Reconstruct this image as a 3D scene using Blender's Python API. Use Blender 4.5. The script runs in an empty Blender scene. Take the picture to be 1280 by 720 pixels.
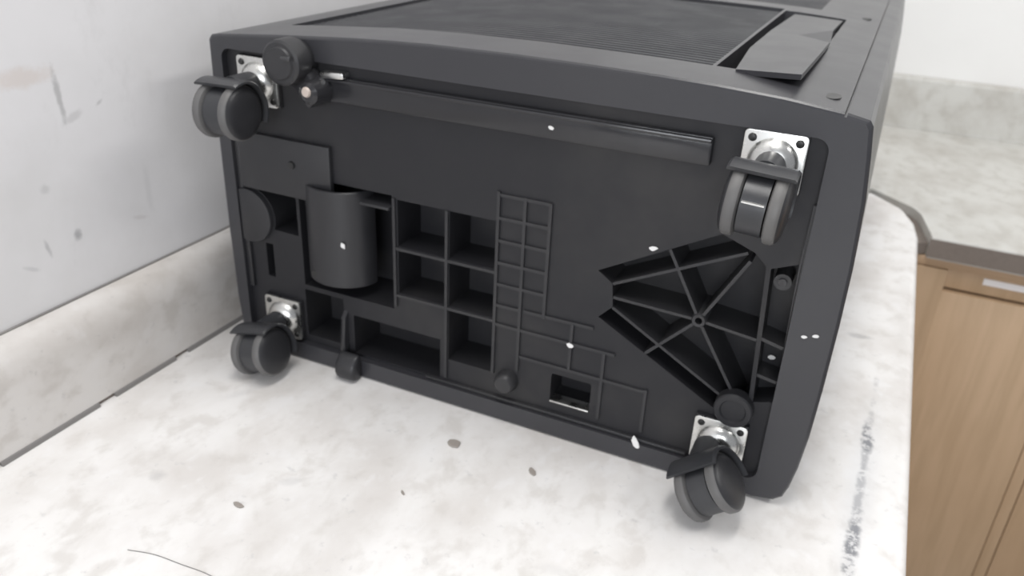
import bpy, bmesh, math, random
from mathutils import Vector, Matrix, noise as mnoise
random.seed(7)
scene = bpy.context.scene
COL = scene.collection

# ------------------------------------------------------------------ camera
cam_d = bpy.data.cameras.new('camera')
cam = bpy.data.objects.new('camera', cam_d); COL.objects.link(cam)
R = ((0.9072, -0.223466, 0.356442), (0.418484, 0.39252, -0.819023), (0.043113, 0.892183, 0.449611))
M4 = Matrix(R).to_4x4(); M4.translation = (0, 0, 0.40)
cam.matrix_world = M4
cam_d.sensor_width = 36.0
cam_d.lens = 1022.0 / 1280.0 * 36.0
cam_d.clip_start = 0.01
cam_d.dof.use_dof = True
cam_d.dof.focus_distance = 0.43
cam_d.dof.aperture_fstop = 11.0
scene.camera = cam

# ------------------------------------------------------------------ world, lights, exposure
w = bpy.data.worlds.new('world'); scene.world = w; w.use_nodes = True
bgn = w.node_tree.nodes['Background']
bgn.inputs[0].default_value = (0.93, 0.95, 1.0, 1); bgn.inputs[1].default_value = 0.30

def area(name, loc, target, sx, sy, power, col=(1, 1, 1)):
    l = bpy.data.lights.new(name, 'AREA'); l.shape = 'RECTANGLE'; l.size = sx; l.size_y = sy
    l.energy = power; l.color = col
    o = bpy.data.objects.new(name, l); COL.objects.link(o); o.location = loc
    d = Vector(target) - Vector(loc); o.rotation_euler = d.to_track_quat('-Z', 'Y').to_euler()
    return o
area('ceiling_light_near', (-0.10, 0.36, 1.60), (-0.10, 0.36, 0), 0.3, 1.2, 12.5, (1.0, 0.985, 0.96))
area('ceiling_light_far', (1.35, 1.00, 1.62), (1.35, 1.00, 0), 0.3, 1.2, 13, (1.0, 0.985, 0.96))
area('front_fill', (0.35, -2.0, 0.75), (-0.2, 0.5, 0.1), 1.3, 1.1, 24, (0.93, 0.96, 1.0))  # soft fill added behind the camera to brighten the front faces
scene.view_settings.view_transform = 'Standard'
scene.view_settings.look = 'None'
scene.view_settings.gamma = 1.0
scene.view_settings.use_curve_mapping = False
scene.view_settings.exposure = 0.33

# ------------------------------------------------------------------ material helpers
class NT:
    def __init__(s, name):
        s.m = bpy.data.materials.new(name); s.m.use_nodes = True
        s.t = s.m.node_tree; s.b = s.t.nodes['Principled BSDF']
        s.co = s.t.nodes.new('ShaderNodeTexCoord').outputs['Object']
    def n(s, kind, **kw):
        x = s.t.nodes.new(kind)
        for k, v in kw.items(): setattr(x, k, v)
        return x
    def link(s, a, b): s.t.links.new(a, b)
    def mapping(s, scale=(1, 1, 1), loc=(0, 0, 0), rot=(0, 0, 0)):
        x = s.n('ShaderNodeMapping'); x.inputs['Scale'].default_value = scale
        x.inputs['Location'].default_value = loc; x.inputs['Rotation'].default_value = rot
        s.link(s.co, x.inputs[0]); return x.outputs[0]
    def noise(s, scale, detail=4, rough=0.55, vec=None, dist=0.0):
        x = s.n('ShaderNodeTexNoise'); x.inputs['Scale'].default_value = scale
        x.inputs['Detail'].default_value = detail; x.inputs['Roughness'].default_value = rough
        x.inputs['Distortion'].default_value = dist
        s.link(vec or s.co, x.inputs['Vector']); return x.outputs['Fac']
    def rng(s, v, a, b, c=0.0, d=1.0):
        x = s.n('ShaderNodeMapRange', interpolation_type='SMOOTHSTEP')
        for i, val in zip((1, 2, 3, 4), (a, b, c, d)): x.inputs[i].default_value = val
        s.link(v, x.inputs[0]); return x.outputs[0]
    def math(s, op, a, b=None):
        x = s.n('ShaderNodeMath', operation=op)
        for i, v in enumerate((a, b)):
            if v is None: continue
            if isinstance(v, (int, float)): x.inputs[i].default_value = v
            else: s.link(v, x.inputs[i])
        return x.outputs[0]
    def mix(s, fac, a, b):
        x = s.n('ShaderNodeMix', data_type='RGBA')
        if isinstance(fac, (int, float)): x.inputs[0].default_value = fac
        else: s.link(fac, x.inputs[0])
        for i, v in ((6, a), (7, b)):
            if isinstance(v, tuple): x.inputs[i].default_value = v + (1,)
            else: s.link(v, x.inputs[i])
        return x.outputs[2]
    def blob(s, center, radii, soft=0.5, rot=0.0, axis=2, wob=None):
        """mask of a stain with its own outline: an ellipsoid wobbled by noise"""
        mp = s.n('ShaderNodeMapping', vector_type='TEXTURE')
        mp.inputs['Location'].default_value = center
        r = [0, 0, 0]; r[axis] = rot; mp.inputs['Rotation'].default_value = r
        mp.inputs['Scale'].default_value = radii
        s.link(s.co, mp.inputs[0])
        ln = s.n('ShaderNodeVectorMath', operation='LENGTH'); s.link(mp.outputs[0], ln.inputs[0])
        v = ln.outputs['Value']
        if wob is not None: v = s.math('ADD', v, s.math('MULTIPLY', s.math('SUBTRACT', wob, 0.5), 1.6))
        return s.rng(v, 1.0 - soft, 1.0, 1.0, 0.0)
    def col(s, c):
        if isinstance(c, tuple): s.b.inputs['Base Color'].default_value = c + (1,)
        else: s.link(c, s.b.inputs['Base Color'])
    def rough(s, v):
        if isinstance(v, (int, float)): s.b.inputs['Roughness'].default_value = v
        else: s.link(v, s.b.inputs['Roughness'])
    def bump(s, h, strength=0.3, dist=0.001):
        x = s.n('ShaderNodeBump'); x.inputs['Strength'].default_value = strength
        x.inputs['Distance'].default_value = dist
        s.link(h, x.inputs['Height']); s.link(x.outputs[0], s.b.inputs['Normal'])

MAT = {}
def plastic(key, c, rough, dust=0.25, dustcol=(0.13, 0.125, 0.12), spec=0.5, grain=900, var=0.07):
    k = NT(key)
    d = k.rng(k.noise(7, 5, 0.6), 0.45, 0.75, 0.0, dust)
    k.col(k.mix(d, c, dustcol))
    k.rough(k.rng(k.noise(25, 3), 0.3, 0.7, rough - var, rough + var))
    k.b.inputs['Specular IOR Level'].default_value = spec
    k.bump(k.noise(grain, 2), 0.12, 0.0004)
    MAT[key] = k.m
plastic('housing_plastic', (0.038, 0.038, 0.043), 0.30, 0.05, spec=0.5, var=0.015)
plastic('pan_plastic', (0.018, 0.018, 0.021), 0.5, 0.4, (0.060, 0.057, 0.054), spec=0.35)
plastic('rib_plastic', (0.026, 0.026, 0.029), 0.42, 0.3, (0.07, 0.068, 0.065), spec=0.45)
plastic('gloss_plastic', (0.024, 0.024, 0.027), 0.17, 0.1)
plastic('hood_plastic', (0.035, 0.036, 0.040), 0.38, 0.2)
plastic('grille_plastic', (0.044, 0.045, 0.050), 0.45, 0.1)
plastic('wheel_tread', (0.11, 0.108, 0.108), 0.55, 0.5, (0.20, 0.19, 0.175))
plastic('wheel_disc', (0.024, 0.024, 0.027), 0.42, 0.2, (0.07, 0.068, 0.066))
plastic('screw_dark', (0.02, 0.02, 0.02), 0.35, 0.1)
plastic('pale_tip', (0.55, 0.47, 0.42), 0.4, 0.2, (0.4, 0.35, 0.3))
plastic('scrap_white', (0.80, 0.79, 0.78), 0.7, 0.1, (0.7, 0.7, 0.68))
plastic('paper_label', (0.86, 0.84, 0.84), 0.7, 0.1, (0.75, 0.73, 0.72))
plastic('crumb', (0.30, 0.27, 0.245), 0.8, 0.5, (0.40, 0.36, 0.33))
plastic('hair', (0.20, 0.19, 0.19), 0.6, 0.1)
plastic('caulk', (0.20, 0.19, 0.185), 0.7, 0.6, (0.34, 0.325, 0.31))

k = NT('zinc')
k.col(k.mix(k.noise(60, 3), (0.62, 0.62, 0.60), (0.80, 0.80, 0.78)))
k.b.inputs['Metallic'].default_value = 1.0
k.rough(k.rng(k.noise(90, 3), 0.3, 0.7, 0.22, 0.38)); MAT['zinc'] = k.m

def laminate(key, extra=False, tint=(1, 1, 1)):
    k = NT(key)
    st = k.mapping((1.0, 0.75, 1.0), rot=(0, 0, 0.5))
    n1 = k.noise(13, 5, 0.55, st, 0.15)
    n2 = k.noise(48, 5, 0.55, st, 0.2)
    n3 = k.noise(120, 4, 0.6)
    c = k.mix(k.rng(n1, 0.36, 0.70), (0.84, 0.825, 0.812), (0.70, 0.672, 0.648))
    c = k.mix(k.rng(n2, 0.48, 0.70, 0, 0.6), c, (0.62, 0.59, 0.56))
    c = k.mix(k.rng(n2, 0.30, 0.44, 0.5, 0.0), c, (0.85, 0.84, 0.838))
    c = k.mix(k.rng(n3, 0.62, 0.74, 0, 0.35), c, (0.50, 0.49, 0.49))
    if extra:
        # a worn, dirty line running along the front edge and odd grey scuffs
        wob = k.noise(45, 4, 0.7)
        wob2 = k.noise(130, 3, 0.7)
        a = k.blob((0.0515, 0.50, -0.005), (0.007, 0.055, 0.1), 0.7, -0.03, 2, wob)
        b = k.blob((0.0535, 0.635, -0.005), (0.0065, 0.030, 0.1), 0.6, 0.05, 2, wob)
        line = k.blob((0.0525, 0.56, -0.005), (0.0045, 0.20, 0.1), 0.8, -0.02, 2, wob)
        gr = k.math('MULTIPLY', k.math('MAXIMUM', k.math('MAXIMUM', a, b), k.math('MULTIPLY', line, 0.6)),
                    k.rng(wob2, 0.40, 0.54, 0.2, 1.0))
        c = k.mix(gr, c, (0.12, 0.12, 0.13))
        halo = k.blob((0.053, 0.56, -0.005), (0.018, 0.22, 0.1), 0.9, -0.02, 2)
        c = k.mix(k.math('MULTIPLY', halo, 0.3), c, (0.62, 0.64, 0.68))
        for ce, ra, ro, s_ in (((0.036, 0.815, -0.005), (0.018, 0.007, 0.1), 0.15, 0.45), ((-0.05, 0.30, -0.005), (0.02, 0.01, 0.1), 0.5, 0.1),
                               ((-0.33, 0.37, -0.005), (0.012, 0.006, 0.1), 0.6, 0.2), ((-0.44, 0.44, -0.005), (0.02, 0.008, 0.1), 0.9, 0.15),
                               ((-0.42, 0.33, -0.005), (0.008, 0.008, 0.1), 0.0, 0.3), ((-0.12, 0.38, -0.005), (0.02, 0.007, 0.1), 0.2, 0.12)):
            c = k.mix(k.math('MULTIPLY', k.blob(ce, ra, 0.8, ro, 2, wob), s_), c, (0.3, 0.29, 0.29))
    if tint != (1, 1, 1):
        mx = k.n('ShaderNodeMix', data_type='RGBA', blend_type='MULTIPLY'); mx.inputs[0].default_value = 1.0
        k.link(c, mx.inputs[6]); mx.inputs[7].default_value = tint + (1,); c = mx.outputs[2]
    k.col(c)
    k.rough(k.rng(n2, 0.3, 0.7, 0.36, 0.5))
    k.bump(n3, 0.08, 0.0004)
    MAT[key] = k.m
laminate('laminate_near', True)
laminate('laminate')
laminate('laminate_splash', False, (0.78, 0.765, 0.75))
laminate('laminate_dimmed', False, (0.735, 0.74, 0.71))  # same laminate, its dimmer look at the far end multiplied into the colour

k = NT('wall_paint')
n1 = k.noise(5, 5, 0.6); n2 = k.noise(28, 5, 0.65, k.mapping((1, 1, 0.6)))
c = k.mix(k.rng(n1, 0.35, 0.7), (0.76, 0.75, 0.76), (0.68, 0.67, 0.67))
c = k.mix(k.rng(n2, 0.56, 0.74, 0, 0.35), c, (0.60, 0.59, 0.59))
wob = k.noise(60, 4, 0.7)
for ce, ra, ro, s_, cc in (((-0.553, 0.412, 0.238), (0.1, 0.0035, 0.026), 0.05, 0.55, (0.30, 0.30, 0.30)),
                           ((-0.553, 0.420, 0.222), (0.1, 0.012, 0.004), 0.4, 0.30, (0.34, 0.33, 0.33)),
                           ((-0.553, 0.385, 0.258), (0.1, 0.030, 0.010), 0.0, 0.35, (0.58, 0.47, 0.40)),
                           ((-0.553, 0.4035, 0.131), (0.1, 0.005, 0.006), 0.0, 0.65, (0.28, 0.28, 0.29)),
                           ((-0.553, 0.3766, 0.130), (0.1, 0.0025, 0.010), 0.2, 0.45, (0.30, 0.30, 0.31)),
                           ((-0.553, 0.385, 0.175), (0.1, 0.006, 0.005), 0.0, 0.30, (0.36, 0.36, 0.36)),
                           ((-0.553, 0.445, 0.228), (0.1, 0.005, 0.002), 0.5, 0.40, (0.30, 0.30, 0.30)),
                           ((-0.553, 0.360, 0.119), (0.1, 0.010, 0.002), -0.5, 0.30, (0.35, 0.35, 0.36)),
                           ((-0.553, 0.478, 0.150), (0.1, 0.005, 0.030), 0.0, 0.14, (0.35, 0.35, 0.35)),
                           ((-0.553, 0.465, 0.125), (0.1, 0.012, 0.0025), -0.3, 0.22, (0.40, 0.35, 0.34))):
    c = k.mix(k.math('MULTIPLY', k.blob(ce, ra, 0.8, ro, 0, wob), s_), c, cc)
k.col(c); k.rough(0.55); k.bump(k.noise(260, 3), 0.12, 0.0006); MAT['wall_paint'] = k.m

k = NT('wall_white'); n1 = k.noise(4, 4)
k.col(k.mix(k.rng(n1, 0.3, 0.7), (0.91, 0.905, 0.89), (0.88, 0.875, 0.86))); k.rough(0.6)
k.bump(k.noise(260, 3), 0.1, 0.0006); MAT['wall_white'] = k.m

k = NT('cabinet_wood')
gv = k.mapping((18, 18, 1.3)); n1 = k.noise(4, 6, 0.6, gv, 0.4); n2 = k.noise(7, 4, 0.5, k.mapping((1, 1, 0.5)))
c = k.mix(k.rng(n1, 0.3, 0.72), (0.56, 0.40, 0.26), (0.47, 0.335, 0.21))
c = k.mix(k.rng(n2, 0.4, 0.72, 0, 0.5), c, (0.44, 0.30, 0.18))
k.col(c); k.rough(0.5); k.bump(n1, 0.1, 0.0005); MAT['cabinet_wood'] = k.m
k = NT('cabinet_wood_pale'); n1 = k.noise(4, 6, 0.6, k.mapping((1.3, 18, 18)), 0.4)
k.col(k.mix(k.rng(n1, 0.3, 0.72), (0.55, 0.39, 0.255), (0.46, 0.32, 0.205))); k.rough(0.5); MAT['cabinet_wood_pale'] = k.m
k = NT('core_board'); n1 = k.noise(180, 4, 0.7)
k.col(k.mix(n1, (0.17, 0.14, 0.12), (0.24, 0.205, 0.18))); k.rough(0.85); MAT['core_board'] = k.m
k = NT('floor_vinyl'); n1 = k.noise(6, 5)
k.col(k.mix(n1, (0.33, 0.31, 0.29), (0.42, 0.40, 0.37))); k.rough(0.5); MAT['floor_vinyl'] = k.m

# ------------------------------------------------------------------ geometry helpers
def link(name, bm, mat, parent=None, smooth=35):
    bmesh.ops.recalc_face_normals(bm, faces=bm.faces)
    me = bpy.data.meshes.new(name); bm.to_mesh(me); bm.free()
    me.materials.append(MAT[mat])
    if smooth:
        for p in me.polygons: p.use_smooth = True
        me.set_sharp_from_angle(angle=math.radians(smooth))
    o = bpy.data.objects.new(name, me); COL.objects.link(o)
    if parent is not None: setparent(o, parent)
    return o
def setparent(o, p):
    o.parent = p
    m = Matrix.Identity(4); q = p
    if q.type == 'EMPTY': m = Matrix.Translation(q.location)
    o.matrix_parent_inverse = m.inverted() if q.type == 'EMPTY' else Matrix.Identity(4)
def tag(o, label, cat, group=None):
    o['label'] = label; o['category'] = cat
    if group: o['group'] = group
    return o
def empty(name, loc):
    o = bpy.data.objects.new(name, None); COL.objects.link(o); o.location = loc
    o.empty_display_size = 0.05; return o
def bevel(bm, wd, seg=2, angle=30):
    es = [e for e in bm.edges if len(e.link_faces) == 2 and e.calc_face_angle(0) > math.radians(angle)]
    if wd > 0 and es: bmesh.ops.bevel(bm, geom=es, offset=wd, segments=seg, affect='EDGES', profile=0.5, clamp_overlap=True)
def add_box(bm, x0, x1, y0, y1, z0, z1):
    vs = [bm.verts.new((x, y, z)) for x in (x0, x1) for y in (y0, y1) for z in (z0, z1)]
    for f in ((0, 1, 3, 2), (4, 6, 7, 5), (0, 4, 5, 1), (2, 3, 7, 6), (0, 2, 6, 4), (1, 5, 7, 3)): bm.faces.new([vs[i] for i in f])
def box(x0, x1, y0, y1, z0, z1, bev=0.0, seg=2):
    bm = bmesh.new(); add_box(bm, x0, x1, y0, y1, z0, z1)
    bmesh.ops.recalc_face_normals(bm, faces=bm.faces); bevel(bm, bev, seg); return bm
def add_prism(bm, pts, a, b, axis='y'):
    """polygon extruded along an axis; pts are the two other coordinates"""
    mk = {'y': lambda p, t: (p[0], t, p[1]), 'z': lambda p, t: (p[0], p[1], t), 'x': lambda p, t: (t, p[0], p[1])}[axis]
    A = [bm.verts.new(mk(p, a)) for p in pts]; B = [bm.verts.new(mk(p, b)) for p in pts]
    bm.faces.new(A); bm.faces.new(list(reversed(B)))
    for i in range(len(pts)):
        j = (i + 1) % len(pts); bm.faces.new([A[i], B[i], B[j], A[j]])
def prism(pts, a, b, axis='y', bev=0.0, seg=2):
    bm = bmesh.new(); add_prism(bm, pts, a, b, axis)
    bmesh.ops.recalc_face_normals(bm, faces=bm.faces); bevel(bm, bev, seg); return bm
def circ(cx, cz, r, n=28, a0=0, a1=2 * math.pi, full=True):
    m = n if full else n + 1
    return [(cx + r * math.cos(a0 + (a1 - a0) * i / n), cz + r * math.sin(a0 + (a1 - a0) * i / n)) for i in range(m)]
def lathe(prof, cx, cz, n=32, frame=None):
    """prof: (radius, y) list turned about a y-parallel axis through (cx, cz)"""
    bm = bmesh.new(); rings = []
    for r, y in prof:
        if r < 1e-6: rings.append([bm.verts.new((cx, y, cz))])
        else: rings.append([bm.verts.new((cx + r * math.cos(2 * math.pi * i / n), y, cz + r * math.sin(2 * math.pi * i / n))) for i in range(n)])
    for a, b in zip(rings, rings[1:]):
        for i in range(n):
            j = (i + 1) % n
            if len(a) == 1 and len(b) == 1: continue
            if len(a) == 1: bm.faces.new([a[0], b[i], b[j]])
            elif len(b) == 1: bm.faces.new([a[i], b[0], a[j]])
            else: bm.faces.new([a[i], b[i], b[j], a[j]])
    return bm
def rrect(x0, x1, z0, z1, r, n=5):
    out = []
    for cx, cz, a in ((x1 - r, z1 - r, 0), (x0 + r, z1 - r, 90), (x0 + r, z0 + r, 180), (x1 - r, z0 + r, 270)):
        for i in range(n + 1):
            t = math.radians(a + 90 * i / n); out.append((cx + r * math.cos(t), cz + r * math.sin(t)))
    return out
def cut(o, cutter_bms, sharp=35):
    """subtract a list of solids from object o"""
    for bm in cutter_bms:
        bmesh.ops.recalc_face_normals(bm, faces=bm.faces)
        me = bpy.data.meshes.new('tmp'); bm.to_mesh(me); bm.free()
        c = bpy.data.objects.new('tmp', me); COL.objects.link(c)
        md = o.modifiers.new('b', 'BOOLEAN'); md.operation = 'DIFFERENCE'; md.solver = 'EXACT'; md.object = c
        dg = bpy.context.evaluated_depsgraph_get(); dg.update()
        new = bpy.data.meshes.new_from_object(o.evaluated_get(dg))
        o.modifiers.clear(); o.data = new
        bpy.data.objects.remove(c); bpy.data.meshes.remove(me)
    for p in o.data.polygons: p.use_smooth = True
    o.data.set_sharp_from_angle(angle=math.radians(sharp))
def bar2d(p, q, wd):
    p, q = Vector(p), Vector(q); d = (q - p).normalized(); nrm = Vector((-d.y, d.x)) * wd / 2
    return [tuple(p + nrm), tuple(p - nrm), tuple(q - nrm), tuple(q + nrm)]

ZC = -0.005                      # counter surface
ZF = ZC - 0.91                   # room floor
WX = -0.553                      # left wall
WY = 1.775                       # back wall
FX = 0.0885                      # front edge of the near run
FY = 1.153                       # front edge of the far run

# ------------------------------------------------------------------ the room
def struct(o): o['kind'] = 'structure'; return o
struct(link('floor', box(WX - 0.1, 3.2, -2.2, WY + 0.1, ZF - 0.1, ZF), 'floor_vinyl', smooth=0))
struct(link('wall_left', box(WX - 0.1, WX, -2.2, WY + 0.1, ZF, 1.7), 'wall_paint', smooth=0))
struct(link('wall_back', box(WX, 3.2, WY, WY + 0.1, ZF, 1.7), 'wall_white', smooth=0))

# ------------------------------------------------------------------ countertops
def slab_pts():
    """near run with its chewed mitre, seen from above"""
    near = [(FX, -0.9), (FX, 1.150), (0.0835, 1.20), (0.0725, 1.236), (0.022, 1.296), (WX + 0.002, 1.300), (WX + 0.002, -0.9)]
    far = [(0.105, FY), (0.0905, 1.238), (0.080, 1.262), (0.020, 1.321), (-0.02, 1.303), (WX + 0.002, 1.303), (WX + 0.002, WY - 0.001), (3.0, WY - 0.001), (3.0, FY)]
    return near, far
near_pts, far_pts = slab_pts()
def slab(name, pts, mat, front, rad):
    """30 mm top with a rolled front edge"""
    bm = bmesh.new(); add_prism(bm, pts, ZC - 0.030, ZC, 'z')
    bmesh.ops.recalc_face_normals(bm, faces=bm.faces)
    es = [e for e in bm.edges if all(abs(v.co.z - ZC) < 1e-6 for v in e.verts) and front(e)]
    bmesh.ops.bevel(bm, geom=es, offset=rad, segments=5, affect='EDGES', profile=0.5)
    return link(name, bm, mat, smooth=40)
TOP = tag(empty('countertop', (-0.23, 0.2, ZC - 0.03)), 'L-shaped mottled white laminate countertop carrying the overturned black appliance', 'countertop')
top_near = slab('worktop_slab', near_pts, 'laminate_near', lambda e: all(v.co.x > 0.07 and v.co.y < 1.24 for v in e.verts), 0.009)
setparent(top_near, TOP); top_near['label'] = 'near run of mottled white laminate under the appliance'
core = link('core_strip', prism([(FX - 0.012, 1.1505), (0.0705, 1.238), (0.022, 1.298), (0.03, 1.31), (0.085, 1.255), (0.104, 1.165)], ZC - 0.029, ZC - 0.013, 'z'), 'core_board', top_near)
core['label'] = 'dark core board showing in the open mitre joint'
top_far = slab('worktop_slab', far_pts, 'laminate_dimmed', lambda e: all(abs(v.co.y - FY) < 1e-5 for v in e.verts), 0.0025)
setparent(top_far, TOP); top_far['label'] = 'far run of the same laminate along the back wall, dimmer light put into its colour'
eb = link('edge_strip', box(0.1035, 3.0, FY - 0.0015, FY - 0.0001, ZC - 0.028, ZC - 0.0028), 'core_board', top_far, 0)
eb['label'] = 'bare dark brown front edge'
# backsplashes: coved boards with a rounded top, standing on the worktops
def splash_prof(t, h, r, rv=None):
    rv = rv or r
    p = [(0.0, 0.0), (0.0, h - rv)]
    for i in range(1, 10):
        a = math.radians(90 * i / 9); p.append((-r + r * math.cos(a), h - rv + rv * math.sin(a)))
    p += [(-t, h - 0.002), (-t, 0.0)]
    return p
sp = splash_prof(0.0245, 0.082, 0.0225, 0.030)
bm = bmesh.new(); add_prism(bm, [(-0.528 + a, ZC + 0.0035 + b) for a, b in sp], -0.9, WY - 0.03, 'y')
bs = link('backsplash', bm, 'laminate_splash')
tag(bs, 'rounded white laminate backsplash board at the foot of the scuffed grey wall', 'backsplash', 'backsplash boards')
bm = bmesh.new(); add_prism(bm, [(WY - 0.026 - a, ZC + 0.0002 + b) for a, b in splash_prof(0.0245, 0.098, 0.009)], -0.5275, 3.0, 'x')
bs2 = link('backsplash', bm, 'laminate_dimmed')
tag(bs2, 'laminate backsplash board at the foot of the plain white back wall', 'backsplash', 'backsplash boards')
link('joint_line', box(WX + 0.0002, WX + 0.0022, -0.9, WY - 0.03, ZC + 0.0840, ZC + 0.0866), 'caulk', bs, 0)  # thin dark strip along the top of the board
# broken bead of grey caulk along the foot of the near backsplash
yy = -0.6
bead = [(-0.60, 0.262), (0.285, 0.372), (0.388, 0.455), (0.47, 0.62), (0.63, 1.6)]
for a, b in bead:
    o = link('caulk_bead', prism([(-0.5285, ZC + 0.0001), (-0.5285, ZC + 0.0038), (-0.5268, ZC + 0.0030), (-0.5255, ZC + 0.0001)], a, b, 'y'), 'caulk', bs)
o = link('joint_shadow_gap', box(-0.5515, -0.5295, -0.88, WY - 0.04, ZC + 0.0001, ZC + 0.0033), 'core_board', bs, 0)  # dark strip standing in for the shade under the board
o.name = 'joint_shade_strip'

# ------------------------------------------------------------------ base cabinets
def cabinet_far():
    cy = FY + 0.012
    root = tag(empty('base_cabinet', (1.5, cy + 0.28, ZF)), 'brown wood base cabinet under the far countertop run, paper label on its rail', 'cabinet', 'base cabinets')
    link('carcass', box(0.079, 2.98, cy + 0.018, WY - 0.002, ZF + 0.1, ZC - 0.0305), 'cabinet_wood', root, 0)
    link('plinth', box(0.079, 2.98, cy + 0.08, WY - 0.01, ZF + 0.0005, ZF + 0.0995), 'core_board', root, 0)
    link('top_rail', box(0.08, 2.98, cy - 0.002, cy + 0.0175, -0.0495, ZC - 0.031, 0.001), 'cabinet_wood_pale', root)
    link('front_rail', box(0.1361, 2.98, cy + 0.004, cy + 0.0175, -0.078, -0.050, 0.001), 'cabinet_wood', root)
    x = 0.092
    link('stile', box(0.08, 0.13595, cy - 0.004, cy + 0.0175, ZF + 0.1, -0.0505), 'cabinet_wood', root)
    x = 0.136
    for wd in (0.158, 0.42, 0.42, 0.42, 0.42, 0.42, 0.42):
        if x + wd > 2.95: break
        d = link('door', box(x, x + wd, cy - 0.004, cy + 0.0175, ZF + 0.115, -0.0815, 0.0004), 'cabinet_wood', root)
        x += wd
        s = link('stile', box(x + 0.0012, x + 0.0168, cy - 0.0035, cy + 0.0175, ZF + 0.1, -0.0785, 0.001), 'cabinet_wood', root)
        x += 0.018
    lb = link('paper_label', box(0.181, 0.262, cy + 0.0030, cy + 0.0037, -0.0635, -0.0545), 'paper_label', None, 0)
    tag(lb, 'white paper label strip stuck on the brown cabinet rail', 'label')
cabinet_far()
def cabinet_near():
    root = tag(empty('base_cabinet', (-0.2, 0.1, ZF)), 'brown wood base cabinet under the near countertop run', 'cabinet', 'base cabinets')
    link('carcass', box(WX + 0.003, 0.05, -0.88, 1.15, ZF + 0.1, ZC - 0.0305), 'cabinet_wood', root, 0)
    link('plinth', box(WX + 0.003, 0.0, -0.88, 1.15, ZF + 0.0005, ZF + 0.0995), 'core_board', root, 0)
    for i in range(4):
        y = -0.87 + i * 0.5
        link('door', box(0.0505, 0.069, y, y + 0.49, ZF + 0.115, -0.08, 0.003), 'cabinet_wood', root)
cabinet_near()

# ------------------------------------------------------------------ the appliance lying on its side
Y0 = 0.510                       # plane of the base rim
YP = 0.516                       # plane of the recessed base pan
U = empty('portable_air_conditioner', (-0.245, 0.89, ZC))
tag(U, 'black plastic appliance on castors lying on its side with its ribbed base showing', 'air conditioner')

PROF = [(-0.475, -0.005), (-0.30, -0.005), (-0.06, -0.005), (-0.02, -0.0035), (-0.006, -0.001), (0.000, 0.004), (0.0030, 0.014), (0.0058, 0.032), (0.0080, 0.06),
        (0.0090, 0.10), (0.0092, 0.15), (0.0086, 0.19), (0.0062, 0.235), (0.0030, 0.262), (0.0004, 0.2795), (-0.0018, 0.2828),
        (-0.0143, 0.2853), (-0.05, 0.2892), (-0.092, 0.2916), (-0.13, 0.2927), (-0.173, 0.2933), (-0.23, 0.2936), (-0.292, 0.2926), (-0.325, 0.2913),
        (-0.358, 0.2895), (-0.395, 0.2868), (-0.4316, 0.2838), (-0.465, 0.2808), (-0.485, 0.2790), (-0.4935, 0.2775), (-0.4965, 0.274), (-0.498, 0.22), (-0.499, 0.114),
        (-0.498, 0.04), (-0.4955, 0.012), (-0.490, -0.002)]
ARCH = sorted([p for p in PROF if p[1] > 0.2775], key=lambda p: p[0])
def arch(x):
    for (xa, za), (xb, zb) in zip(ARCH, ARCH[1:]):
        if xa <= x <= xb: return za + (zb - za) * (x - xa) / (xb - xa)
    return ARCH[0][1] if x < ARCH[0][0] else ARCH[-1][1]
CX, CZ = -0.245, 0.14
def ring(bm, y, inset):
    out = []
    for x, z in PROF:
        d = Vector((x - CX, z - CZ)); sx = 1 - inset / 0.25; sz = 1 - inset / 0.145
        out.append(bm.verts.new((CX + d.x * sx, y, CZ + d.y * sz)))
    return out
bm = bmesh.new()
rs = [ring(bm, y, i) for y, i in ((Y0, 0.0022), (Y0 + 0.0006, 0.001), (Y0 + 0.002, 0.0), (1.255, 0.0), (1.268, 0.004), (1.275, 0.014))]
bm.faces.new(rs[0]); bm.faces.new(list(reversed(rs[-1])))
for a, b in zip(rs, rs[1:]):
    for i in range(len(a)):
        j = (i + 1) % len(a); bm.faces.new([a[i], b[i], b[j], a[j]])
housing = link('housing', bm, 'housing_plastic', U)
GX0, GX1, GY0, GY1 = -0.458, -0.1075, 0.5665, 0.903
IX0, IX1, IZ0, IZ1 = -0.4845, -0.0205, 0.0125, 0.2685
cuts = [prism(rrect(IX0, IX1, IZ0, IZ1, 0.008), Y0 - 0.02, Y0 + 0.062),
        prism([(GX0, GY0), (GX1, GY0), (GX1, GY1), (GX0, GY1)], 0.268, 0.32, 'z'),
        prism([(-0.458, 0.936), (-0.075, 0.936), (-0.075, 1.22), (-0.458, 1.22)], 0.268, 0.32, 'z'),
        prism([(-0.1048, 0.5668), (-0.0495, 0.5668), (-0.0465, 0.893), (-0.1048, 0.893)], 0.276, 0.32, 'z'),
        prism([(-0.0165, 0.50), (-0.0150, 0.50), (-0.0150, 1.30), (-0.0165, 1.30)], 0.2830, 0.32, 'z')]
cut(housing, cuts, 14)

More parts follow.
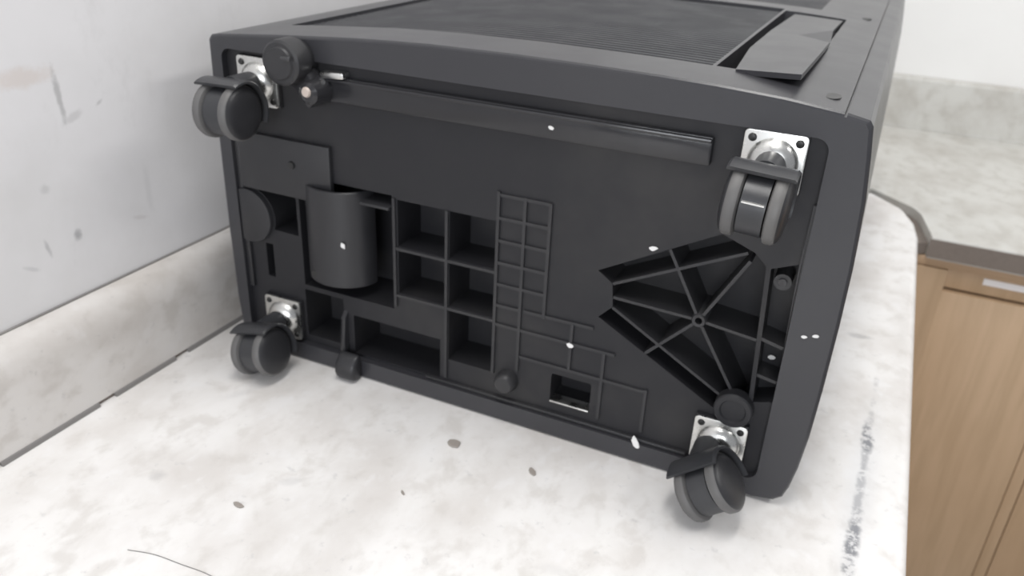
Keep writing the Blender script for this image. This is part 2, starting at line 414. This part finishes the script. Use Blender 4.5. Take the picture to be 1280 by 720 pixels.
# louvres of the two grilles: finer than can be told apart singly
def louvres(x0, x1, y0, y1, pitch):
    bm = bmesh.new(); n = 12; y = y0 + pitch * 0.5
    while y < y1 - 0.001:
        rows = []
        for i in range(n + 1):
            x = x0 + (x1 - x0) * i / n; z = arch(x) - 0.0026
            rows.append([bm.verts.new((x, y + dy, z + dz)) for dy, dz in ((-pitch * .36, -0.0045), (-pitch * .30, -0.0004), (pitch * .05, 0.0), (pitch * .36, -0.0030), (pitch * .30, -0.0065))])
        for a, b in zip(rows, rows[1:]):
            for i in range(5):
                j = (i + 1) % 5; bm.faces.new([a[i], a[j], b[j], b[i]])
        bm.faces.new(rows[0]); bm.faces.new(rows[-1]); y += pitch
    return bm
g = link('grille_louvres', louvres(GX0 + 0.0005, GX1 - 0.0005, GY0, GY1, 0.0090), 'grille_plastic', U, 30); g['kind'] = 'stuff'
g['label'] = 'fine dark grey louvres of the front grille'
g = link('grille_louvres', louvres(-0.4575, -0.0755, 0.9365, 1.2195, 0.0090), 'grille_plastic', U, 30); g['kind'] = 'stuff'
# loose flap beside the grille: sits crooked, lifted at its near end, with a finger dip at its outer side
def flap():
    bm = bmesh.new()
    top = [(-0.0905, 0.560), (-0.0476, 0.546), (-0.0462, 0.650), (-0.0458, 0.703), (-0.0730, 0.742), (-0.0500, 0.788), (-0.0485, 0.868), (-0.0950, 0.888), (-0.0985, 0.760), (-0.0982, 0.655)]
    def zt(x, y):
        u = (y - 0.55) / 0.34; z = arch(-0.075) + (0.0022 + 0.10 * (x + 0.0905)) * (1 - u) - 0.0005 * u
        return z
    T = []
    for i, (x, y) in enumerate(top):
        z = zt(x, y)
        T.append(bm.verts.new((x, y, z)))
    B = [bm.verts.new((x, y, zt(x, y) - 0.0035)) for x, y in top]
    dip = bm.verts.new((-0.0475, 0.745, zt(-0.05, 0.745) - 0.0050))
    # the dip is a sunk triangle between vertices 3, 4 and 5
    bm.faces.new([T[0], T[1], T[2], T[3], T[4], T[8], T[9]]); bm.faces.new([T[4], T[5], T[6], T[7], T[8]])
    bm.faces.new([T[3], dip, T[4]]); bm.faces.new([dip, T[5], T[4]])
    dB = bm.verts.new((dip.co.x, dip.co.y, dip.co.z - 0.002))
    n = len(top)
    for i in range(n):
        j = (i + 1) % n
        if i in (3, 4): continue
        bm.faces.new([T[i], B[i], B[j], T[j]])
    bm.faces.new([T[3], B[3], dB, dip]); bm.faces.new([dip, dB, B[5], T[5]])
    bm.faces.new([B[i] for i in (9, 8, 4, 3, 2, 1, 0)]); bm.faces.new([B[i] for i in (8, 7, 6, 5, 4)])
    bm.faces.new([B[3], B[4], dB]); bm.faces.new([dB, B[4], B[5]])
    return bm
f_ = link('flap', flap(), 'housing_plastic', U, 8); f_['label'] = 'loose dark grey flap lifted beside the grille'
for x, y in ((-0.0268, 0.545), (-0.0305, 0.93)):
    bm = bmesh.new(); z = arch(x)
    add_prism(bm, [(x + 0.0052 * math.cos(t * math.pi / 10), y + 0.0085 * math.sin(t * math.pi / 10)) for t in range(20)], z - 0.002, z + 0.0004, 'z')
    link('screw_cap', bm, 'screw_dark', U)

# ---- base pan with its pits
pan = link('base_pan', prism(rrect(IX0 + 0.0002, IX1 - 0.0002, IZ0 + 0.0002, IZ1 - 0.0002, 0.0079), YP, Y0 + 0.0615), 'pan_plastic', U)
DEEP = YP + 0.036
FAN = [(-0.1573, 0.148), (-0.0744, 0.1944), (-0.052, 0.186), (-0.0430, 0.178), (-0.0370, 0.075), (-0.050, 0.0545), (-0.1537, 0.1106), (-0.1435, 0.1215), (-0.1455, 0.140)]
def R4(x0, x1, z0, z1): return [(x0, z0), (x1, z0), (x1, z1), (x0, z1)]
pits = [(R4(-0.3265, -0.2835, 0.1290, 0.1690), DEEP), (R4(-0.2795, -0.2400, 0.1290, 0.1690), DEEP),
        (R4(-0.3265, -0.2835, 0.0865, 0.1252), DEEP), (R4(-0.2795, -0.2400, 0.0865, 0.1252), DEEP),
        (R4(-0.2795, -0.2400, 0.0360, 0.0825), DEEP),
        (R4(-0.4235, -0.3315, 0.0705, 0.1715), DEEP + 0.010),                       # round the big tube
        (R4(-0.3735, -0.2875, 0.0150, 0.0530), DEEP + 0.004), (R4(-0.4240, -0.3835, 0.0200, 0.0660), DEEP),
        ([(-0.0398, 0.177), (-0.0232, 0.184), (-0.0200, 0.078), (-0.0338, 0.0735)], YP + 0.022),
        (FAN, YP + 0.033), (rrect(-0.1870, -0.1535, 0.0245, 0.0508, 0.002, 3), YP + 0.026),
        (R4(-0.4635, -0.4555, 0.070, 0.1020), YP + 0.02),
        ([(-0.4700, 0.1520), (-0.4265, 0.1520), (-0.4265, 0.1160)] + circ(-0.4765, 0.1265, 0.0262, 12, math.radians(-22), math.radians(74), False), YP + 0.03)]
cut(pan, [prism(p, YP - 0.01, d) for p, d in pits])

def part(name, bm, mat='rib_plastic', label=None, smooth=35):
    o = link(name, bm, mat, U, smooth)
    if label: o['label'] = label
    return o
# rail under the top rim
part('rail', box(-0.3935, -0.0890, 0.5105, YP + 0.001, 0.2395, 0.2590, 0.002), 'gloss_plastic', 'long glossy bar along the upper edge of the base')
part('rail_bead', box(-0.3925, -0.0895, 0.5080, 0.5120, 0.2550, 0.2580, 0.0012), 'gloss_plastic')
part('ledge', box(-0.30, -0.0735, 0.5125, YP + 0.001, IZ0 + 0.0002, 0.0158, 0.0008))
part('ledge', box(IX0 + 0.0002, -0.4790, 0.5128, YP + 0.001, 0.056, 0.200, 0.001))
part('ledge', prism([(-0.0205, 0.075), (-0.0205, 0.226), (-0.0222, 0.226), (-0.0185 - 0.0045, 0.185), (-0.0198, 0.075)], 0.5125, YP + 0.001))
# square cover plate and its screw
part('cover_plate', box(-0.4785, -0.3865, 0.5115, YP + 0.001, 0.1525, 0.2020, 0.0012), 'rib_plastic', 'raised square cover plate')
part('screw', lathe([(0, 0.5095), (0.0028, 0.5098), (0.0034, 0.5112), (0.0034, 0.515)], -0.424, 0.1813, 14), 'screw_dark')
# round boss at the left
bp = [(max(x, -0.4840), z) for x, z in circ(-0.4765, 0.1265, 0.0247, 40)]
part('boss', prism(bp, 0.5108, YP + 0.03, 'y', 0.0012), 'rib_plastic', 'round boss')
# big open tube standing in its pit
def tube():
    bm = bmesh.new(); ax, ay, n = -0.3910, 0.533, 30
    ro, ri, z0, z1 = 0.0322, 0.0292, 0.0815, 0.1672
    rows = []
    for z, r in ((z0, ri), (z0, ro - .0008), (z0 + .0008, ro), (z1 - .0008, ro), (z1, ro - .0008), (z1, ri)):
        rows.append([bm.verts.new((ax + r * math.cos(math.radians(180 + 180 * i / n)), ay + 0.88 * r * math.sin(math.radians(180 + 180 * i / n)), z)) for i in range(n + 1)])
    for k_ in range(len(rows)):
        a, b = rows[k_], rows[(k_ + 1) % len(rows)]
        for i in range(n): bm.faces.new([a[i], a[i + 1], b[i + 1], b[i]])
    for e in (0, n): bm.faces.new([r[e] for r in rows])
    return bm
part('half_tube', tube(), 'rib_plastic', 'big upright half-round tube')
part('tube_floor', prism([(-0.3910 + 0.0290 * math.cos(math.radians(180 + 9 * i)), 0.533 + 0.88 * 0.0290 * math.sin(math.radians(180 + 9 * i))) for i in range(21)], 0.0825, 0.0850, 'z'), 'pan_plastic')
part('tube_hole', lathe([(0, 0.5068), (0.0030, 0.5068), (0.0030, 0.515)], -0.4050, 0.0890, 14), 'screw_dark')
part('tube_arm', box(-0.3590, -0.3318, 0.511, 0.545, 0.1600, 0.1625, 0.0006), 'rib_plastic')
# dividing ribs that stand a little proud of the pan
RW = 0.0025
def rib(p, q, y0=YP - 0.0026, y1=YP + 0.001, wd=RW): part('rib', prism(bar2d(p, q, wd), y0, y1))
for p, q in (((-0.3292, 0.074), (-0.3292, 0.1700)), ((-0.2815, 0.018), (-0.2815, 0.1692)), ((-0.2380, 0.036), (-0.2380, 0.1935)),
             ((-0.2165, 0.044), (-0.2165, 0.1925)), ((-0.1965, 0.098), (-0.1965, 0.1918)),
             ((-0.3290, 0.1271), (-0.2390, 0.1271)), ((-0.3290, 0.0846), (-0.2390, 0.0846)),
             ((-0.1728, 0.0585), (-0.1728, 0.1000)), ((-0.1457, 0.0220), (-0.1457, 0.0815)), ((-0.1105, 0.0215), (-0.1105, 0.0600)),
             ((-0.2130, 0.0997), (-0.1560, 0.1003)), ((-0.2380, 0.0822), (-0.1375, 0.0822)), ((-0.2150, 0.0582), (-0.1105, 0.0578))):
    rib(p, q, YP - (0.0020 if abs(p[0] - q[0]) < 0.002 else 0.0017))
for i in range(6):
    z = 0.1908 - 0.0183 * i; rib((-0.2376, z), (-0.1968 if i < 5 else -0.2165, z + 0.0002), YP - 0.0018)
# fan-shaped pit: hub, spokes, chords
HUB = Vector((-0.0806, 0.127))
for q in ((-0.1077, 0.1755), (-0.0535, 0.1790), (-0.1440, 0.1290), (-0.1155, 0.0897), (-0.0400, 0.1225), (-0.0425, 0.0660)):
    d = (Vector(q) - HUB).normalized(); p = HUB + d * 0.0048; rib(tuple(p), q, YP + 0.0004, YP + 0.0335, 0.0022)
for p, q in (((-0.1452, 0.1398), (-0.0560, 0.1845)), ((-0.1437, 0.1208), (-0.0395, 0.0620))):
    rib(p, q, YP + 0.0002, YP + 0.0335, 0.0021)
part('hub', lathe([(0.0026, YP + 0.030), (0.0026, YP - 0.0005), (0.0046, YP - 0.0008), (0.0054, YP + 0.0005), (0.0056, YP + 0.0335)], HUB.x, HUB.y, 24), 'rib_plastic', 'hub where the spokes meet')
rib((-0.0385, 0.1245), (-0.0218, 0.1205), YP + 0.001, YP + 0.0225)
rib((-0.0360, 0.0950), (-0.0212, 0.0925), YP + 0.002, YP + 0.0225)
part('screw_post', lathe([(0, YP + 0.004), (0.0022, YP + 0.003), (0.0058, YP + 0.003), (0.0062, YP + 0.023)], -0.0312, 0.1680, 20), 'rib_plastic')
part('screw', lathe([(0, YP + 0.0018), (0.0028, YP + 0.002), (0.0032, YP + 0.0045)], -0.0312, 0.1680, 14), 'gloss_plastic')
# ring cap, knob, square hole lip, foot hook
part('ring_cap', lathe([(0, 0.5100), (0.0085, 0.5100), (0.0095, 0.5082), (0.0128, 0.5082), (0.0138, 0.5095), (0.0140, YP + 0.002)], -0.0455, 0.0660, 32), 'wheel_disc', 'dark round cap with a raised rim above the lower right castor')
kn = part('knob', lathe([(0, 0.5050), (0.0068, 0.5053), (0.0085, 0.5070), (0.0092, 0.511), (0.0098, YP + 0.001)], -0.2245, 0.0330, 26), 'rib_plastic', 'small round peg')
part('hole_lip', box(-0.1868, -0.1537, YP - 0.0014, YP + 0.010, 0.0246, 0.0262, 0.0006), 'zinc', 'lower lip of the square opening, its glint put in as zinc')  # zinc stands in for light caught on the lower surface
part('stud', lathe([(0, YP + 0.016), (0.003, YP + 0.0162), (0.0036, YP + 0.018), (0.0036, YP + 0.026)], -0.1735, 0.0465, 14), 'rib_plastic')
bm = prism([(0.545, 0.058), (0.5165, 0.056), (0.5110, 0.050), (0.5085, 0.030), (0.5080, 0.016), (0.5095, 0.012), (0.545, 0.016)], -0.3835, -0.3790, 'x', 0.0008)
part('foot_hook', bm, 'gloss_plastic', 'thin glossy fin beside the lower left castor')
bm = prism([(0.5098, 0.020), (0.503, 0.019), (0.4965, 0.012), (0.4950, 0.004), (0.4970, -0.0025), (0.503, -0.0046), (0.5098, -0.0046)], -0.3830, -0.3625, 'x', 0.0035, 3)
part('foot_pad', bm, 'wheel_disc', 'dark rounded foot pad on the lower rim')
# drain plug at the upper left: round cap, strap and pale-tipped nozzle
part('drain_cap', lathe([(0, 0.4865), (0.0115, 0.4865), (0.0125, 0.4880), (0.0150, 0.4880), (0.0168, 0.4895), (0.0172, 0.4930), (0.0172, 0.5040), (0.0150, 0.5060), (0.0150, YP)], -0.4085, 0.2690, 34), 'wheel_disc', 'round black drain cap')
part('cap_grip', box(-0.4050, -0.3965, 0.4846, 0.4870, 0.2720, 0.2755, 0.0008), 'hood_plastic')
part('drain_strap', prism(bar2d((-0.4040, 0.2590), (-0.3870, 0.2400), 0.020), 0.5000, YP, 'y', 0.003), 'gloss_plastic')
nz = part('drain_nozzle', lathe([(0, 0.4925), (0.0060, 0.4925), (0.0085, 0.4945), (0.0095, 0.500), (0.0110, 0.506), (0.0110, YP)], -0.3890, 0.2480, 24), 'gloss_plastic')
o = link('nozzle_tip', lathe([(0, 0.4905), (0.0032, 0.4907), (0.0040, 0.4920), (0.0040, 0.4940)], -0.3890, 0.2495, 18), 'pale_tip', nz); o['label'] = 'pale tip of the drain nozzle'
part('rail_glint', prism(bar2d((-0.3870, 0.2600), (-0.3660, 0.2612), 0.0050), 0.5070, YP, 'y', 0.0012), 'zinc', 'highlight at the end of the long bar, put in as a bright strip')  # white highlight on the glossy bar, built as a zinc strip

# ---- castors
def caster(sx, sz, ang, play=0.0):
    yb = 0.5095; rw = 0.0212; yw = yb - 0.0365; off = 0.0155
    ca, sa = math.cos(ang), math.sin(ang)
    # local frame: X along the axle, Z away from the trailing direction
    T = Matrix(((ca, 0, sa * -1, sx + play), (0, 1, 0, 0), (sa, 0, ca, sz), (0, 0, 0, 1)))
    def tf(bm): bmesh.ops.transform(bm, matrix=T, verts=bm.verts); return bm
    zc = -off
    # hood: an arched shell over both wheels with the socket for the stem
    bm = bmesh.new(); n = 22; wx = 0.0200; a0, a1 = math.radians(-24), math.radians(118)
    ri, ro = rw + 0.0010, rw + 0.0036
    rows = []
    for i in range(n + 1):
        a = a0 + (a1 - a0) * i / n                      # 0 = local up, positive turns towards the unit
        s_, c_ = math.sin(a), math.cos(a)
        rows.append([bm.verts.new((x, yw + r * s_, zc + r * c_)) for x, r in ((-wx, ri), (-wx, ro - .0012), (-wx + .0016, ro), (wx - .0016, ro), (wx, ro - .0012), (wx, ri))])
    for a, b in zip(rows, rows[1:]):
        for i in range(6):
            j = (i + 1) % 6; bm.faces.new([a[i], a[j], b[j], b[i]])
    bm.faces.new(rows[0]); bm.faces.new(list(reversed(rows[-1])))
    # web between the wheels
    web = [(yw + 0.0185 * math.sin(math.radians(t)), zc + 0.0185 * math.cos(math.radians(t))) for t in range(-150, 211, 15)][:-1]
    add_prism(bm, web, -0.0074, 0.0074, 'x')
    # stem socket
    so = [(0.0095 * math.cos(i * math.pi / 10), 0.0095 * math.sin(i * math.pi / 10)) for i in range(20)]
    add_prism(bm, so, yb - 0.0290, yb - 0.0075, 'y')
    c = link('caster', tf(bm), 'hood_plastic', U, 32)
    def sub(name, bm, mat, label=None):
        o = link(name, bm, mat, c, 32)
        if label: o['label'] = label
    # plate does not swivel
    h = 0.0192
    sub('mounting_plate', prism(rrect(sx - h, sx + h, sz - h, sz + h, 0.003, 4), yb, yb + 0.0022, 'y', 0.0005), 'zinc', 'zinc-plated mounting plate')
    sub('mounting_pad', box(sx - h, sx + h, yb + 0.0023, YP + 0.001, sz - h, sz + h, 0.0005), 'pan_plastic')
    sub('bearing_dome', lathe([(0.0158, yb + 0.0004), (0.0150, yb - 0.0016), (0.0130, yb - 0.0042), (0.0098, yb - 0.0064), (0.0060, yb - 0.0075), (0, yb - 0.0078)], sx, sz, 32), 'zinc', 'shiny pressed bearing dome')
    for dx in (-1, 1):
        for dz in (-1, 1):
            sub('screw', lathe([(0, yb - 0.0016), (0.0020, yb - 0.0012), (0.0027, yb - 0.0001), (0.0027, yb + 0.0005)], sx + dx * 0.0142, sz + dz * 0.0142, 14), 'screw_dark')
    def turn(prof, nn=40):
        """profile (radius, x) turned about the axle"""
        b = bmesh.new(); rings = []
        for r, x in prof:
            if r < 1e-6: rings.append([b.verts.new((x, yw, zc))])
            else: rings.append([b.verts.new((x, yw + r * math.cos(2 * math.pi * i / nn), zc + r * math.sin(2 * math.pi * i / nn))) for i in range(nn)])
        for a, q in zip(rings, rings[1:]):
            for i in range(nn):
                j = (i + 1) % nn
                if len(a) == 1: b.faces.new([a[0], q[i], q[j]])
                elif len(q) == 1: b.faces.new([a[i], q[0], a[j]])
                else: b.faces.new([a[i], q[i], q[j], a[j]])
        return tf(b)
    for s in (-1, 1):
        x0, x1 = 0.0082 * s, 0.0190 * s
        sub('wheel', turn([(0.004, x0), (rw - 0.003, x0), (rw - 0.0006, x0 + 0.0010 * s), (rw, x0 + 0.0022 * s), (rw, x1 - 0.0052 * s), (rw - 0.0007, x1 - 0.0036 * s), (rw - 0.0018, x1 - 0.0028 * s), (0, x1 - 0.0028 * s)]), 'wheel_tread', 'worn grey tread of the twin wheel')
        sub('hub_disc', turn([(0, x1 + 0.0006 * s), (0.007, x1 + 0.0004 * s), (0.0130, x1 - 0.0001 * s), (0.0170, x1 - 0.0010 * s), (rw - 0.0022, x1 - 0.0022 * s), (rw - 0.0014, x1 - 0.0031 * s)]), 'wheel_disc', 'black wheel disc')
    if sx > -0.1 and sz > 0.1:
        b = bmesh.new(); add_box(b, -0.0065, 0.0065, yw - 0.0192, yw - 0.0170, zc + 0.0060, zc + 0.0070); sub('axle_clip', tf(b), 'zinc')
    return c
for lab, sx, sz, a in (('upper left castor near the grey wall', -0.4500, 0.2460, 2), ('upper right castor seen from its treads', -0.0515, 0.2492, -3),
                       ('lower left castor close above the countertop', -0.4460, 0.0345, 14), ('lower right castor swivelled sideways', -0.0515, 0.0352, 40)):
    caster(sx, sz, math.radians(a), -0.006 if a == 40 else 0.0)['label'] = lab

# ------------------------------------------------------------------ scraps and crumbs
def chip(name, center, r, hgt, normal, mat, label, cat, group=None, stretch=(1, 1), n=9, rot=0):
    """a small ragged flake; normal is 'z' (lying) or 'y' (stuck on the base)"""
    rnd = random.Random(label); pts = []
    for i in range(n):
        a = 2 * math.pi * i / n; q = r * (0.75 + 0.45 * rnd.random())
        u, v = q * math.cos(a) * stretch[0], q * math.sin(a) * stretch[1]
        pts.append((center[0] + u * math.cos(rot) - v * math.sin(rot), (center[1] if normal == 'z' else center[2]) + u * math.sin(rot) + v * math.cos(rot)))
    if normal == 'z': bm = prism(pts, center[2], center[2] + hgt, 'z', hgt * 0.3, 1)
    else: bm = prism(pts, center[1] - hgt, center[1], 'y', hgt * 0.3, 1)
    return tag(link(name, bm, mat), label, cat, group)
cz = ZC + 0.0001
chip('crumb', (-0.2456, 0.4647, cz), 0.0052, 0.0016, 'z', 'crumb', 'brown crumb on the countertop, largest, below the middle of the appliance', 'crumb', 'crumbs on the countertop', (1.1, 1.0))
chip('crumb', (-0.1771, 0.4621, cz), 0.0050, 0.0012, 'z', 'crumb', 'narrow grey crumb on the countertop to the right of the largest crumb', 'crumb', 'crumbs on the countertop', (1.1, 0.55), rot=-0.9)
chip('crumb', (-0.3467, 0.3317, cz), 0.0040, 0.0012, 'z', 'crumb', 'dark sliver of debris on the countertop left of the crumbs', 'crumb', 'crumbs on the countertop', (1.3, 0.5), rot=-0.2)
chip('crumb', (-0.2510, 0.3960, cz), 0.0022, 0.0008, 'z', 'crumb', 'tiny speck on the countertop between the sliver and the largest crumb', 'crumb', 'crumbs on the countertop', (1.4, 0.5), rot=-0.6)
def strand(pts, r, name, mat):
    cu = bpy.data.curves.new(name, 'CURVE'); cu.dimensions = '3D'; cu.bevel_depth = r; cu.bevel_resolution = 1
    sp_ = cu.splines.new('BEZIER'); sp_.bezier_points.add(len(pts) - 1)
    for bp, p in zip(sp_.bezier_points, pts): bp.co = p; bp.handle_left_type = bp.handle_right_type = 'AUTO'
    tmp = bpy.data.objects.new(name, cu); COL.objects.link(tmp)
    dg = bpy.context.evaluated_depsgraph_get(); me = bpy.data.meshes.new_from_object(tmp.evaluated_get(dg))
    bpy.data.objects.remove(tmp); me.name = name; me.materials.clear(); me.materials.append(MAT[mat])
    o = bpy.data.objects.new(name, me); COL.objects.link(o); return o
hz = ZC + 0.0003
tag(strand([(-0.3810, 0.2660, hz), (-0.3640, 0.2705, hz), (-0.3420, 0.2722, hz), (-0.3180, 0.2735, hz), (-0.2950, 0.2705, hz)], 0.00024, 'hair_strand', 'hair'), 'thin dark hair lying on the countertop in the near left foreground', 'hair')
FL = 'white scraps stuck on the appliance'
chip('plastic_scrap', (-0.1115, Y0 - 0.0002, 0.0142), 0.0042, 0.0012, 'y', 'scrap_white', 'curled white scrap on the lower rim of the appliance', 'scrap', FL, (0.6, 1.5), rot=0.4)
chip('plastic_scrap', (-0.3740, 0.5070, 0.1225), 0.0026, 0.0010, 'y', 'scrap_white', 'square white scrap stuck on the half-round tube', 'scrap', FL, (0.9, 1.2), 4, 0.6)
chip('plastic_scrap', (-0.0035, Y0 - 0.0002, 0.1395), 0.0018, 0.0008, 'y', 'scrap_white', 'larger of two white specks on the right rim of the appliance', 'scrap', FL, (1.4, 0.8), 7, 0.2)
chip('plastic_scrap', (-0.0102, Y0 - 0.0002, 0.1370), 0.0014, 0.0008, 'y', 'scrap_white', 'smaller of two white specks on the right rim of the appliance', 'scrap', FL, (1.4, 0.8), 7, 0.2)
chip('plastic_scrap', (-0.1190, YP - 0.0002, 0.1740), 0.0022, 0.0008, 'y', 'scrap_white', 'white speck on the upper edge of the fan-shaped recess', 'scrap', FL, (1.4, 0.8), 7, 0.2)
chip('plastic_scrap', (-0.1728, YP - 0.0022, 0.0815), 0.0023, 0.0008, 'y', 'scrap_white', 'white speck where two low ribs cross left of the fan-shaped recess', 'scrap', FL, (1.4, 0.9), 7, 0.1)
chip('plastic_scrap', (-0.0290, YP + 0.0208, 0.1015), 0.0024, 0.0008, 'y', 'scrap_white', 'white speck in the narrow channel right of the fan-shaped recess', 'scrap', FL, (1.3, 0.8), 7, 0.1)
chip('plastic_scrap', (-0.1985, 0.5103, 0.2480), 0.0018, 0.0008, 'y', 'scrap_white', 'white speck on the long bar under the upper rim', 'scrap', FL, (1.3, 0.7), 7, -0.4)
